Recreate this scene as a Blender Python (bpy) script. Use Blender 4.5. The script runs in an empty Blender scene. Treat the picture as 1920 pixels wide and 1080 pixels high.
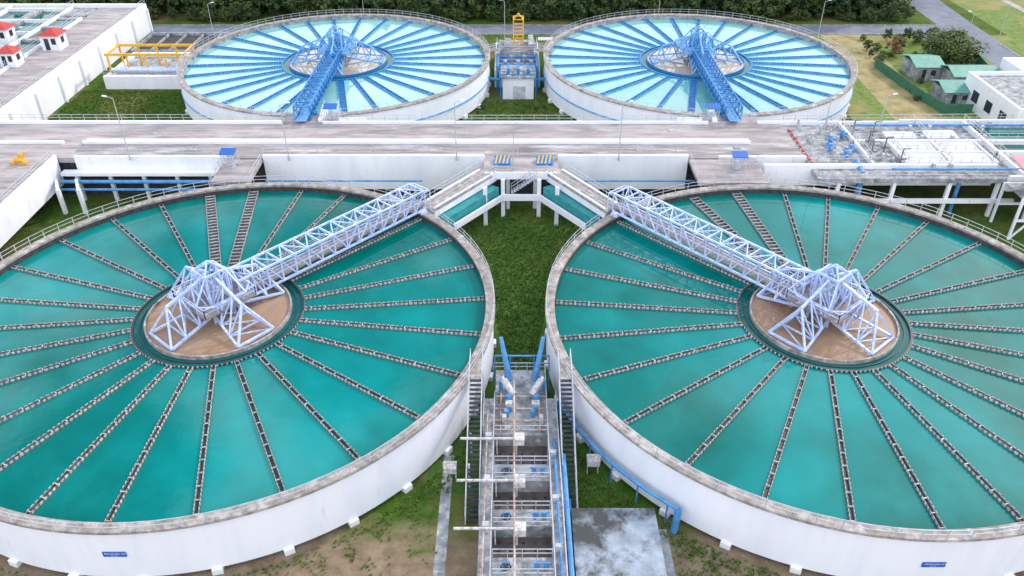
import bpy, math, random
from mathutils import Vector, Matrix
random.seed(7)
S=bpy.context.scene
COL=S.collection
rad=math.radians
# ---------------------------------------------------------------- materials
def new_mat(name):
    m=bpy.data.materials.new(name); m.use_nodes=True
    nt=m.node_tree; b=nt.nodes['Principled BSDF']
    return m,nt,b
def N(nt,t,**k):
    n=nt.nodes.new(t)
    for a,v in k.items(): setattr(n,a,v)
    return n
def noise(nt,scale,detail=5,rough=.55,stretch=(1,1,1),off=(0,0,0)):
    tc=N(nt,'ShaderNodeTexCoord'); mp=N(nt,'ShaderNodeMapping'); mp.inputs['Scale'].default_value=stretch; mp.inputs['Location'].default_value=off
    n=N(nt,'ShaderNodeTexNoise'); n.inputs['Scale'].default_value=scale; n.inputs['Detail'].default_value=detail; n.inputs['Roughness'].default_value=rough
    nt.links.new(tc.outputs['Object'],mp.inputs['Vector']); nt.links.new(mp.outputs['Vector'],n.inputs['Vector'])
    return n.outputs['Fac']
def ramp(nt,fac,stops):
    r=N(nt,'ShaderNodeValToRGB'); e=r.color_ramp.elements
    while len(e)<len(stops): e.new(.5)
    for i,(p,c) in enumerate(stops):
        e[i].position=p; e[i].color=(*c,1) if len(c)==3 else c
    nt.links.new(fac,r.inputs['Fac']); return r.outputs['Color']
def mixc(nt,fac,a,b,mode='MIX'):
    m=N(nt,'ShaderNodeMix',data_type='RGBA',blend_type=mode)
    if isinstance(fac,(int,float)): m.inputs[0].default_value=fac
    else: nt.links.new(fac,m.inputs[0])
    for s,v in ((6,a),(7,b)):
        if isinstance(v,tuple): m.inputs[s].default_value=(*v,1)
        else: nt.links.new(v,m.inputs[s])
    return m.outputs[2]
def simple(name,c1,c2=None,scale=1.0,rough=.7,metal=0,p=(.35,.65),stretch=(1,1,1),bump=0,c3=None,scale3=.3,p3=(.5,.7)):
    m,nt,b=new_mat(name)
    if c2 is None: c2=tuple(x*.8 for x in c1)
    col=ramp(nt,noise(nt,scale,6,.6,stretch),[(p[0],c2),(p[1],c1)])
    if c3:
        f=ramp(nt,noise(nt,scale3,8,.68,stretch,(17,5,3)),[(p3[0],(0,0,0)),(p3[1],(1,1,1))])
        col=mixc(nt,f,col,c3)
    nt.links.new(col,b.inputs['Base Color'])
    b.inputs['Roughness'].default_value=rough; b.inputs['Metallic'].default_value=metal
    if bump:
        bn=N(nt,'ShaderNodeBump'); bn.inputs['Strength'].default_value=bump; bn.inputs['Distance'].default_value=.1
        nt.links.new(noise(nt,scale*3,6,.6,stretch),bn.inputs['Height']); nt.links.new(bn.outputs['Normal'],b.inputs['Normal'])
    return m
WHITE=simple('white_paint',(.80,.82,.88),(.68,.71,.79),.35,.6,stretch=(1,1,.25),p=(.3,.6),c3=(.46,.46,.47),scale3=1.3,p3=(.60,.82))
WALLW=simple('tank_wall_paint',(.80,.83,.91),(.73,.77,.87),.5,.55,stretch=(1,1,.12),p=(.3,.55),c3=(.54,.56,.61),scale3=1.6,p3=(.60,.88))
RIM=simple('rim_concrete',(.38,.35,.34),(.15,.135,.13),1.1,.85,p=(.3,.7),c3=(.58,.56,.56),scale3=.8,p3=(.5,.75),bump=.3)
CONC=simple('weathered_concrete',(.44,.40,.42),(.26,.235,.25),.35,.85,stretch=(.35,1.6,1),c3=(.10,.095,.105),scale3=.45,p3=(.48,.80),bump=.3)
CONCD=simple('stained_concrete',(.32,.295,.31),(.15,.14,.15),.4,.85,stretch=(.3,1.6,1),c3=(.58,.56,.60),scale3=.5,p3=(.5,.72),bump=.3)
CONC2=simple('grey_concrete',(.34,.36,.40),(.13,.145,.16),.6,.85,c3=(.60,.61,.66),scale3=1.1,p3=(.50,.74),bump=.3)
ROOFST=simple('stained_roof_concrete',(.34,.40,.50),(.17,.21,.26),.45,.8,c3=(.045,.05,.055),scale3=.22,p3=(.46,.58),bump=.3)
DARKC=simple('dark_concrete',(.06,.065,.07),(.025,.025,.03),1.5,.8)
STEELN=simple('pale_blue_steel',(.46,.58,.88),(.31,.43,.76),1.2,.4,p=(.3,.6),c3=(.75,.78,.85),scale3=2.5,p3=(.5,.65))
STEELB=simple('blue_steel',(.02,.21,.52),(.012,.13,.38),1.0,.4,p=(.3,.6))
STEELM=simple('light_blue_steel',(.18,.43,.74),(.09,.30,.60),1.0,.4,p=(.3,.6))
BLUEP=simple('blue_pipe_paint',(.09,.32,.64),(.05,.20,.46),1.0,.4,c3=(.38,.52,.68),scale3=3,p3=(.6,.7))
GREYR=simple('galvanised_rail',(.54,.57,.65),(.36,.39,.46),1.5,.5)
DSTEEL=simple('dark_launder_steel',(.040,.052,.06),(.018,.026,.03),1.5,.5)
LSIDE=simple('launder_side_plate',(.20,.205,.22),(.09,.095,.10),1.5,.6)
LWHITE=simple('launder_weir_plate',(.62,.61,.64),(.30,.285,.29),2.5,.6)
YEL=simple('yellow_paint',(.80,.45,.03),(.60,.30,.02),1.2,.5)
REDR=simple('red_roof',(.50,.06,.05),(.32,.04,.04),1.5,.6)
PINKR=simple('faded_red_roof',(.60,.20,.26),(.45,.14,.18),1.5,.6)
GREENR=simple('green_roof',(.09,.32,.28),(.06,.22,.19),1.0,.6)
GREENF=simple('green_fence_sheet',(.04,.18,.11),(.03,.12,.07),1.0,.7)
RUST=simple('rusty_steel',(.34,.16,.10),(.58,.52,.50),1.4,.7)
GRATE=simple('walkway_grating',(.32,.27,.265),(.18,.155,.15),2.0,.8)
ASPH=simple('asphalt',(.17,.195,.26),(.12,.14,.18),.3,.9,c3=(.23,.25,.31),scale3=.1)
TEALP=simple('teal_paint',(.03,.30,.33),(.02,.2,.22),1,.5)
SIGNB=simple('sign_blue',(.01,.12,.50),(.01,.10,.42),1,.4)
TXT=simple('sign_lettering',(.8,.8,.82),(.78,.78,.8),1,.5)
GLASSD=simple('dark_window',(.03,.04,.05),(.02,.03,.04),1,.1)
BROWNW=simple('sediment_floor',(.13,.105,.095),(.07,.058,.052),1.2,.4)
LAMPM=simple('lamp_post_grey',(.45,.48,.52),(.35,.38,.42),1,.5)

def water_mat(name,c_lo,c_hi,scale,rough=.03,ior=1.33,bump=.02,c_mid=None,off=(0,0,0),streak=.35):
    m,nt,b=new_mat(name)
    n=noise(nt,scale,4,.55,(1,1,1),off)
    st=[(.30,c_lo),(.70,c_hi)]
    if c_mid: st=[(.32,c_lo),(.5,c_mid),(.68,c_hi)]
    col=ramp(nt,n,st)
    n2=ramp(nt,noise(nt,scale*3.3,6,.65,(1,.6,1)),[(.48,(0,0,0)),(.8,(streak,streak,streak))])  # pale streaks mixed into the water colour
    col=mixc(nt,n2,col,tuple(min(1,x*1.5+.02) for x in c_hi))
    nt.links.new(col,b.inputs['Base Color'])
    b.inputs['Roughness'].default_value=rough; b.inputs['IOR'].default_value=ior
    bn=N(nt,'ShaderNodeBump'); bn.inputs['Strength'].default_value=bump; bn.inputs['Distance'].default_value=.2
    nt.links.new(noise(nt,1.6,3,.5),bn.inputs['Height']); nt.links.new(bn.outputs['Normal'],b.inputs['Normal'])
    return m
W_NEAR=water_mat('clarified_water_teal',(.0,.098,.082),(.0,.235,.245),.05,c_mid=(.0,.155,.15),ior=1.38,streak=.25)
W_FAR=water_mat('clarified_water_sky_glare',(.08,.34,.35),(.26,.52,.53),.045,ior=2.0)  # base colour lightened to stand in for low-angle sky reflection
W_BROWN=water_mat('raw_water_brown',(.26,.165,.105),(.40,.28,.20),.12,ior=1.4)
W_BROWNF=water_mat('raw_water_sky_glare',(.32,.24,.18),(.50,.44,.40),.12,ior=1.9)  # white glare on the far feedwells painted into the base colour
W_RING=water_mat('ring_channel_water',(.001,.075,.078),(.004,.125,.13),.1)

# ground
def ground_mat():
    m,nt,b=new_mat('grass_and_soil')
    g=ramp(nt,noise(nt,.9,8,.7),[(.3,(.028,.070,.010)),(.55,(.058,.125,.016)),(.75,(.12,.17,.03))])
    big=noise(nt,.07,6,.65)
    g2=mixc(nt,ramp(nt,big,[(.46,(0,0,0)),(.62,(.85,.85,.85))]),g,(.18,.15,.06))
    soil=ramp(nt,noise(nt,.6,8,.7),[(.3,(.16,.115,.075)),(.7,(.33,.255,.185))])
    tc=N(nt,'ShaderNodeTexCoord'); sp=N(nt,'ShaderNodeSeparateXYZ'); nt.links.new(tc.outputs['Object'],sp.inputs[0])
    mr=N(nt,'ShaderNodeMapRange'); mr.inputs[1].default_value=56; mr.inputs[2].default_value=44; nt.links.new(sp.outputs['Y'],mr.inputs[0])
    ad=N(nt,'ShaderNodeMath',operation='ADD'); nt.links.new(mr.outputs[0],ad.inputs[0]); nt.links.new(noise(nt,.16,8,.7),ad.inputs[1])
    mp=N(nt,'ShaderNodeMath',operation='MULTIPLY_ADD'); mp.inputs[1].default_value=.55; mp.inputs[2].default_value=0
    nt.links.new(ad.outputs[0],mp.inputs[0])
    f=ramp(nt,mp.outputs[0],[(.58,(0,0,0)),(.74,(1,1,1))])
    col=mixc(nt,f,g2,soil)
    nt.links.new(col,b.inputs['Base Color']); b.inputs['Roughness'].default_value=.95
    b.inputs['Specular IOR Level'].default_value=.1
    bn=N(nt,'ShaderNodeBump'); bn.inputs['Strength'].default_value=.8; bn.inputs['Distance'].default_value=.3
    nt.links.new(noise(nt,2.5,8,.75),bn.inputs['Height']); nt.links.new(bn.outputs['Normal'],b.inputs['Normal'])
    return m
GROUND=ground_mat()
GRASS2=simple('lush_grass',(.060,.14,.014),(.028,.078,.008),1.2,.95,p=(.3,.7),c3=(.10,.15,.02),scale3=.2,p3=(.5,.72),bump=.5)
BLADE=simple('grass_blades',(.085,.18,.018),(.045,.11,.010),.6,.9,c3=(.13,.17,.03),scale3=.2,p3=(.5,.7))
GRASSB=simple('bright_grass',(.15,.23,.035),(.07,.13,.018),.8,.95,c3=(.24,.21,.08),scale3=.1,p3=(.48,.62),bump=.6)
DIRT=simple('dirt_track',(.34,.27,.14),(.17,.17,.06),.3,.95,p=(.35,.6),bump=.4)
LEAF=simple('foliage',(.050,.10,.022),(.015,.040,.012),.5,.8,p=(.35,.65))
LEAF2=simple('foliage_warm',(.09,.13,.028),(.035,.07,.016),.5,.8,p=(.35,.65))
LEAFO=simple('foliage_dry',(.26,.15,.06),(.16,.10,.04),.5,.8,p=(.35,.65))
BARK=simple('bark',(.12,.09,.06),(.07,.05,.04),2,.9)

# ---------------------------------------------------------------- builder
class B:
    def __init__(s): s.v=[]; s.f=[]
    def quad(s,*p):
        i=len(s.v); s.v+= [tuple(q) for q in p]; s.f.append(tuple(range(i,i+len(p))))
    def hexa(s,c):
        i=len(s.v); s.v+=[tuple(q) for q in c]
        for f in ((0,3,2,1),(4,5,6,7),(0,1,5,4),(1,2,6,5),(2,3,7,6),(3,0,4,7)): s.f.append(tuple(i+k for k in f))
    def box(s,x0,x1,y0,y1,z0,z1):
        s.hexa([(x0,y0,z0),(x1,y0,z0),(x1,y1,z0),(x0,y1,z0),(x0,y0,z1),(x1,y0,z1),(x1,y1,z1),(x0,y1,z1)])
    def bar(s,p,q,w,h=None):
        h=h or w; p=Vector(p); q=Vector(q); d=q-p
        if d.length<1e-5: return
        d.normalize(); up=Vector((0,0,1))
        if abs(d.z)>.95: up=Vector((0,1,0))
        a=d.cross(up).normalized(); b=a.cross(d).normalized()
        a*=w/2; b*=h/2
        s.hexa([p-a-b,p+a-b,q+a-b,q-a-b,p-a+b,p+a+b,q+a+b,q-a+b])
    def cyl(s,p,q,r,r2=None,n=10,cap=True):
        r2=r if r2 is None else r2
        p=Vector(p); q=Vector(q); d=(q-p).normalized(); up=Vector((0,0,1))
        if abs(d.z)>.95: up=Vector((0,1,0))
        a=d.cross(up).normalized(); b=a.cross(d)
        i=len(s.v)
        for k in range(n):
            t=2*math.pi*k/n; o=a*math.cos(t)+b*math.sin(t)
            s.v.append(tuple(p+o*r)); s.v.append(tuple(q+o*r2))
        for k in range(n):
            j=(k+1)%n; s.f.append((i+2*k,i+2*j,i+2*j+1,i+2*k+1))
        if cap:
            s.f.append(tuple(i+2*k for k in range(n))); s.f.append(tuple(i+2*k+1 for k in reversed(range(n))))
    def ring(s,cx,cy,r0,r1,z0,z1,n=192,a0=0,a1=360):
        full=abs(a1-a0)>=360; i=len(s.v); m=n if full else n+1
        for k in range(m):
            t=rad(a0+(a1-a0)*k/n); c,sn=math.cos(t),math.sin(t)
            for r,z in ((r0,z0),(r1,z0),(r1,z1),(r0,z1)): s.v.append((cx+r*c,cy+r*sn,z))
        for k in range(n):
            j=(k+1)%m
            for e in range(4):
                g=(e+1)%4; s.f.append((i+4*k+e,i+4*j+e,i+4*j+g,i+4*k+g))
    def disc(s,cx,cy,r,z,n=160):
        i=len(s.v)
        for k in range(n):
            t=2*math.pi*k/n; s.v.append((cx+r*math.cos(t),cy+r*math.sin(t),z))
        s.f.append(tuple(range(i,i+n)))
    def annul(s,cx,cy,r0,r1,z,n=120):
        i=len(s.v)
        for k in range(n):
            t=2*math.pi*k/n; c,sn=math.cos(t),math.sin(t)
            s.v.append((cx+r0*c,cy+r0*sn,z)); s.v.append((cx+r1*c,cy+r1*sn,z))
        for k in range(n):
            j=(k+1)%n; s.f.append((i+2*k,i+2*k+1,i+2*j+1,i+2*j))
    def rail(s,p,q,step=2.0,h=1.05,w=.06):
        p=Vector(p); q=Vector(q); L=(q-p).length; n=max(1,round(L/step))
        for k in range(n+1):
            c=p.lerp(q,k/n); s.bar(c,c+Vector((0,0,h)),w)
        for z in (h,h*.52):
            s.bar(p+Vector((0,0,z)),q+Vector((0,0,z)),w)
    def obj(s,name,mat,parent=None,smooth=False):
        me=bpy.data.meshes.new(name); me.from_pydata(s.v,[],s.f); me.materials.append(mat); me.update()
        if smooth:
            for p in me.polygons: p.use_smooth=True
        o=bpy.data.objects.new(name,me); COL.objects.link(o)
        if parent:
            o.parent=parent; o.matrix_parent_inverse=Matrix.Translation(-Vector(parent.location))
        return o
def empty(name,loc=(0,0,0)):
    e=bpy.data.objects.new(name,None); e.location=loc; e.empty_display_size=.5; COL.objects.link(e); return e

RZ=6.5
# ---------------------------------------------------------------- tank
def hub(cx,cy,ang,P,mat,zb,reach,far):
    b=B(); a=rad(ang)
    def T(r,s,z,k=0):
        t=a+k*math.pi/2
        return (cx+r*math.cos(t)-s*math.sin(t),cy+r*math.sin(t)+s*math.cos(t),z)
    zt=zb+4.6; w=.19
    for sx in(-1.2,1.2):
        for sy in(-1.2,1.2):
            b.bar(T(sx,sy,5.3),T(sx,sy,zt),.26)
    for k in range(4):
        b.bar(T(1.2,-1.2,zt,k),T(1.2,1.2,zt,k),.22)
        b.bar(T(1.2,-1.2,zb+.8,k),T(1.2,1.2,zt,k),.13)
        b.bar(T(1.2,1.2,zb+.8,k),T(1.2,-1.2,zt,k),.13)
        b.bar(T(1.2,-1.2,zt,k),T(0,0,zt+1.1),.16)
        b.rail(T(3.1,-3.1,zb+1.2,k),T(3.1,3.1,zb+1.2,k),1.5,1.1,.08)
        wi=1.3; wo=2.2; zt1=zt-.6; rt=reach*.78; zr=zb+(2.6 if not far else 1.6); zo=5.95
        hubt=T(.8,0,zt1,k); top=T(rt,0,zr,k)
        b.bar(hubt,top,.26)
        tl=T(reach,-wo,zo,k); tr=T(reach,wo,zo,k)
        bl=T(1.2,-wi,zb,k); br=T(1.2,wi,zb,k)
        b.bar(bl,tl,.24); b.bar(br,tr,.24); b.bar(tl,tr,.26)
        b.bar(top,tl,.22); b.bar(top,tr,.22)
        n=3; pv=None
        for j in range(n+1):
            t=j/n
            L=Vector(bl).lerp(Vector(tl),t); R=Vector(br).lerp(Vector(tr),t); U=Vector(hubt).lerp(Vector(top),t)
            b.bar(L,R,w*.8); b.bar(L,U,w*.8); b.bar(R,U,w*.8)
            if pv:
                b.bar(pv[0],R,w*.6); b.bar(pv[0],U,w*.7); b.bar(pv[1],U,w*.7)
            pv=(L,R)
        b.bar(T(rt*.6,-1.9,zb+2.2,k),T(rt*.6,1.9,zb+2.2,k),.14)
        b.bar(T(rt*.6,1.9,zb+2.2,k),T(1.9,rt*.6,zb+2.2,k),.14)
        b.bar(T(rt*.6,1.9,zb+2.2,k),T(1.2,1.2,zt,k),.14)
    b.obj('rake_drive_frame',mat,P)
    b=B(); b.hexa([T(-3.1,-3.1,zb+1.0),T(3.1,-3.1,zb+1.0),T(3.1,3.1,zb+1.0),T(-3.1,3.1,zb+1.0),T(-3.1,-3.1,zb+1.15),T(3.1,-3.1,zb+1.15),T(3.1,3.1,zb+1.15),T(-3.1,3.1,zb+1.15)])
    b.cyl((cx,cy,4.8),(cx,cy,zb+1),.9,n=20)
    b.obj('drive_platform',GRATE if not far else STEELM,P)
    b=B(); b.cyl((cx,cy,zb+1.15),(cx,cy,zb+2.2),.75,n=16); b.cyl((cx,cy,zb+2.2),(cx,cy,zb+3.1),.35,n=12); b.obj('drive_motor',STEELB if far else GREYR,P)

def bridge(cx,cy,ang,P,mat,r_in,r_out,z0,W,H,far,R):
    a=rad(ang)
    def T(r,s,z): return (cx+r*math.cos(a)-s*math.sin(a),cy+r*math.sin(a)+s*math.cos(a),z)
    b=B(); n=15; h=W/2
    for s in(-h,h):
        for z in(z0,z0+H): b.bar(T(r_in,s,z),T(r_out,s,z),.22)
        b.bar(T(r_in,s,z0+H*.5),T(r_out,s,z0+H*.5),.08)
        for k in range(n+1):
            r=r_in+(r_out-r_in)*k/n
            b.bar(T(r,s,z0),T(r,s,z0+H),.16)
            if k<n:
                r2=r_in+(r_out-r_in)*(k+1)/n
                if k<n/2: b.bar(T(r,s,z0+H),T(r2,s,z0),.14)
                else: b.bar(T(r,s,z0),T(r2,s,z0+H),.14)
    for k in range(n+1):
        r=r_in+(r_out-r_in)*k/n
        b.bar(T(r,-h,z0+H),T(r,h,z0+H),.16); b.bar(T(r,-h,z0),T(r,h,z0),.18)
        if k<n:
            r2=r_in+(r_out-r_in)*(k+1)/n; sg=1 if k%2 else -1
            b.bar(T(r,-h*sg,z0+H),T(r2,h*sg,z0+H),.12)
    b.obj('bridge_truss',mat,P)
    b=B(); w=h*.66; re=r_out+(.8 if not far else 1.6)
    b.hexa([T(r_in,-w,z0+.16),T(re,-w,z0+.16),T(re,w,z0+.16),T(r_in,w,z0+.16),T(r_in,-w,z0+.24),T(re,-w,z0+.24),T(re,w,z0+.24),T(r_in,w,z0+.24)])
    b.obj('bridge_walkway',STEELM if far else GRATE,P)
    b=B()
    for s in(-w,w): b.rail(T(r_in,s,z0+.24),T(re,s,z0+.24),1.8,1.1,.07)
    b.obj('bridge_handrail',STEELM if far else GREYR,P)
    b=B()
    for s in (-1,1):
        if not far: b.bar(T(r_out,s*h,z0+H),T(r_out+.9,s*h,z0+H-.3),.16); b.bar(T(r_out+.9,s*h,z0+H-.3),T(r_out+.9,s*h,z0-.4),.16)
        b.hexa([T(R-1.3,s*h-.35,RZ),T(R-.2,s*h-.35,RZ),T(R-.2,s*h+.35,RZ),T(R-1.3,s*h+.35,RZ),T(R-1.3,s*h-.35,z0-.11),T(R-.2,s*h-.35,z0-.11),T(R-.2,s*h+.35,z0-.11),T(R-1.3,s*h+.35,z0-.11)])
    if not far: b.bar(T(r_out+.9,-h,z0+H-.3),T(r_out+.9,h,z0+H-.3),.16)
    b.obj('bridge_end_bearing',mat,P)

def tank(cx,cy,R,ang,angles,far=False,wide=(),rr=(7.7,9.1)):
    P=empty('clarifier_tank',(cx,cy,0))
    b=B(); b.ring(cx,cy,R-.75,R-.2,.55,RZ-.28); b.obj('tank_wall',WALLW,P,)
    b=B(); b.ring(cx,cy,R-1.0,R+.05,RZ-.28,RZ); b.obj('tank_rim',RIM,P)
    b=B(); b.ring(cx,cy,R-1.6,R-.9,0,.55); b.obj('tank_footing',DARKC,P)
    b=B()
    for k in range(32):
        t=rad(k*360/32+3); c,s=math.cos(t),math.sin(t)
        def q(r,w,z): return (cx+r*c-w*s,cy+r*s+w*c,z)
        b.hexa([q(R-.9,-.45,0),q(R+.1,-.45,0),q(R+.1,.45,0),q(R-.9,.45,0),q(R-.9,-.45,.6),q(R+.1,-.45,.6),q(R+.1,.45,.6),q(R-.9,.45,.6)])
    b.obj('footing_blocks',WHITE,P)
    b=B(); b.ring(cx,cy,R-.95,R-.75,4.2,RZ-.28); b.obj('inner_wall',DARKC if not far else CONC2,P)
    WZ=5.55
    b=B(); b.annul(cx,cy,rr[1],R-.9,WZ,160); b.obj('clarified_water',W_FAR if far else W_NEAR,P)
    b=B(); b.annul(cx,cy,rr[0]+.1,rr[1],WZ-.01); b.obj('ring_channel_water',W_RING,P)
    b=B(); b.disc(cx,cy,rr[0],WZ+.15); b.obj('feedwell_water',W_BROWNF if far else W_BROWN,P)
    LM=STEELB if far else DSTEEL
    b=B(); b.ring(cx,cy,rr[0]-.05,rr[0]+.15,4,WZ+.45,120); b.obj('feedwell_wall',STEELB if far else RIM,P)
    b=B(); b.ring(cx,cy,rr[1]-.1,rr[1]+.12,4,WZ+.22,120)
    if not far: b.ring(cx,cy,rr[1]-.75,rr[1]-.67,4,WZ+.1,120)
    b.obj('ring_launder',LM,P)
    D=B(); Wt=B(); Sd=B()
    for k in range(120):
        t=rad(k*360/120); c,s=math.cos(t),math.sin(t); r=rr[1]+.12
        def q(dr,w,z): return (cx+(r+dr)*c-w*s,cy+(r+dr)*s+w*c,z)
        Wt.hexa([q(0,-.08,WZ+.08),q(.04,-.08,WZ+.08),q(.04,.08,WZ+.08),q(0,.08,WZ+.08),q(0,-.08,WZ+.26),q(.04,-.08,WZ+.26),q(.04,.08,WZ+.26),q(0,.08,WZ+.26)])
    for ad in angles:
        t=rad(ad); c,s=math.cos(t),math.sin(t)
        wd=ad in wide
        hw=(.55 if wd else (.28 if far else .15))
        def q(r,w,z): return (cx+r*c-w*s,cy+r*s+w*c,z)
        r0=rr[1]+.1; r1=R-.98
        def pb(bb,ra,rb,wa,wb,za,zb):
            bb.hexa([q(ra,wa,za),q(rb,wa,za),q(rb,wb,za),q(ra,wb,za),q(ra,wa,zb),q(rb,wa,zb),q(rb,wb,zb),q(ra,wb,zb)])
        zt=WZ+.24
        pb(D,r0,r1,-hw,hw,WZ-.3,WZ+.06)
        for sg in(-1,1):
            wa,wb=sorted((sg*hw,sg*(hw+.05)))
            pb(Sd,r0,r1,wa,wb,WZ-.3,zt)
            wa,wb=sorted((sg*(hw+.05),sg*(hw+.085)))
            n=int((r1-r0)/.5)
            for j in range(n):
                ra=r0+(j+.15)*(r1-r0)/n; rb=ra+.29+random.uniform(-.06,.05)
                pb(Wt,ra,rb,wa,wb,WZ+.05,zt+.05+random.uniform(0,.04))
        n=int((r1-r0)/(1.5 if not wd else .8))
        for j in range(n):
            ra=r0+(j+.5)*(r1-r0)/n
            pb(Wt if not far else D,ra,ra+.08,-hw,hw,zt-.08,zt+.02)
    D.obj('radial_launders',LM,P)
    Sd.obj('launder_sides',LSIDE if not far else STEELB,P)
    Wt.obj('weir_plates',LWHITE if not far else STEELM,P)
    b=B(); n=96
    for k in range(n):
        t0=2*math.pi*k/n; t1=2*math.pi*(k+1)/n
        dd=abs(((math.degrees(t0)-ang+180)%360)-180)
        if dd<4.5: continue
        p=(cx+(R-.05)*math.cos(t0),cy+(R-.05)*math.sin(t0)); q2=(cx+(R-.05)*math.cos(t1),cy+(R-.05)*math.sin(t1))
        b.bar((*p,RZ),(*p,RZ+1.0),.07)
        for z in(RZ+1,RZ+.5): b.bar((*p,z),(*q2,z),.05)
    b.obj('rim_handrail',GREYR,P)
    if far:
        b=B(); b.ring(cx,cy,R-.2,R-.02,3.1,3.35,160); b.obj('wall_conduit',STEELM,P)
    bridge(cx,cy,ang,P,STEELB if far else STEELN,2.2,R-.2 if not far else R+2.2,RZ+.45,2.9 if not far else 2.6,2.6 if not far else 2.0,far,R)
    hub(cx,cy,ang,P,STEELM if far else STEELN,RZ+.45,7.0 if not far else 8.6,far)
    return P
AL=[5.8,19.5,33,46.5,59.5,72,84.5,97.5,109,121.6,134,147.5,161,174,-173.6,-161,-147.5,-132.5,-118.5,-105,-91.2,-77.2,-63.2,-49.3,-35,-21,-7.3]
tank(-33.2,72.9,30.5,49,AL,wide=(97.5,109))
tank(33.4,72.2,30.5,131,[180-a for a in AL],wide=(180-72,180-84.5))
AF=[6+12*k for k in range(30)]
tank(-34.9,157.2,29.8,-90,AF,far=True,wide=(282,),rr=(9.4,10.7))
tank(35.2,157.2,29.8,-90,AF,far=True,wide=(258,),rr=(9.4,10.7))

# ---------------------------------------------------------------- signs
def sign(x,y,z,l1,l2):
    P=empty('information_sign',(x,y,z)); b=B(); b.box(x-.95,x+.95,y-.06,y,z-.28,z+.28); b.obj('sign_board',SIGNB,P)
    for i,(t,sz,dz,dx) in enumerate(((l1,.26,.03,-.8),(l2,.18,-.2,-.3))):
        cu=bpy.data.curves.new('lettering','FONT'); cu.body=t; cu.size=sz; cu.extrude=.003
        cu.materials.append(TXT)
        o=bpy.data.objects.new('lettering',cu); COL.objects.link(o); o.location=(dx,-.075,dz); o.rotation_euler=(rad(90),0,0); o.parent=P
sign(-33.2,72.9-30.33,3.6,'ถังตกตะกอน 3/2','CL. 3/2')
sign(33.4,72.2-30.33,3.2,'ถังตกตะกอน 3/1','CL. 3/1')

# ---------------------------------------------------------------- ground, roads
b=B(); b.quad((-900,-300,0),(900,-300,0),(900,1500,0),(-900,1500,0)); b.obj('ground',GROUND)
b=B(); b.quad((-9,52,.004),(9,52,.004),(9,111,.004),(-9,111,.004)); b.obj('grass',GRASS2)
b=B(); b.quad((62,122,.004),(160,122,.004),(160,192,.004),(62,192,.004)); b.quad((116,192,.004),(160,192,.004),(160,420,.004),(116,420,.004)); b.obj('grass',GRASSB)
b=B(); b.quad((69,125,.008),(78,125,.008),(82,192.7,.008),(72,192.7,.008)); b.obj('dirt_path',DIRT)
P=empty('road'); b=B(); b.quad((-95,193,.024),(103,193,.024),(103,200,.024),(-95,200,.024)); b.quad((103,120,.016),(110.5,120,.016),(112,200,.016),(103,200,.016)); b.quad((103,200,.016),(112,200,.016),(124,420,.016),(110,420,.016)); b.quad((94,192.9,.012),(102.9,183,.012),(102.9,193.2,.012)); b.obj('carriageway',ASPH,P)
b=B(); b.box(-95,94,192.7,192.95,0,.13); b.box(-95,102.9,200.02,200.27,0,.13); b.box(110.8,111.0,120,186,0,.12); b.obj('kerb',CONC2,P)
b=B(); b.quad((131,170,.02),(133,170,.02),(126,420,.02),(124,420,.02)); b.obj('drainage_channel',CONC)
b=B(); b.quad((-7.5,38,.008),(-6.5,38,.008),(-6.5,57,.008),(-7.5,57,.008)); b.quad((12,38,.008),(13.2,38,.008),(13,48,.008),(11.8,48,.008)); b.obj('footpath',CONC2)
# grass blades
b=B(); rg=random.Random(3)
def blades(n,x0,x1,y0,y1,hh,test=None):
    for _ in range(n):
        x=rg.uniform(x0,x1); y=rg.uniform(y0,y1)
        if test and not test(x,y): continue
        for j in range(3):
            a=rg.uniform(0,6.28); w=rg.uniform(.05,.12); l=rg.uniform(.05,.3); h=hh*rg.uniform(.4,1.1)
            dx,dy=math.cos(a),math.sin(a)
            b.quad((x-dy*w,y+dx*w,0),(x+dy*w,y-dx*w,0),(x+dx*l,y+dy*l,h))
outs=lambda x,y: all((x-c[0])**2+(y-c[1])**2>31.2**2 for c in((-33.2,72.9),(33.4,72.2)))
blades(14000,-9,9,66,108,.38,outs)
blades(2500,-9,9,52,66,.35,lambda x,y:outs(x,y) and abs(x)>5.2)
blades(2500,4,22,40,60,.3,lambda x,y:outs(x,y) and x>5.2 and not (4<x<13.4 and y<48.5))
near=lambda x,y: any(31<math.hypot(x-c[0],y-c[1])<33+1.2*math.sin(x*1.7+y) for c in((-33.2,72.9),(33.4,72.2)))
blades(12000,-45,45,36,56,.3,lambda x,y:near(x,y) and abs(x)>8)
blades(1500,-30,30,36,50,.25,lambda x,y:outs(x,y) and (abs(x+.5)>13.5 or -6.3>x) and math.sin(x*.9)*math.sin(y*.7+x*.3)>.2)
blades(7000,-86,-62,125,156,.4); blades(3500,-9,9,125,151,.4,lambda x,y:all((x-c)**2+(y-157.2)**2>31**2 for c in(-34.9,35.2)))
b.obj('grass_tufts',BLADE)

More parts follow.
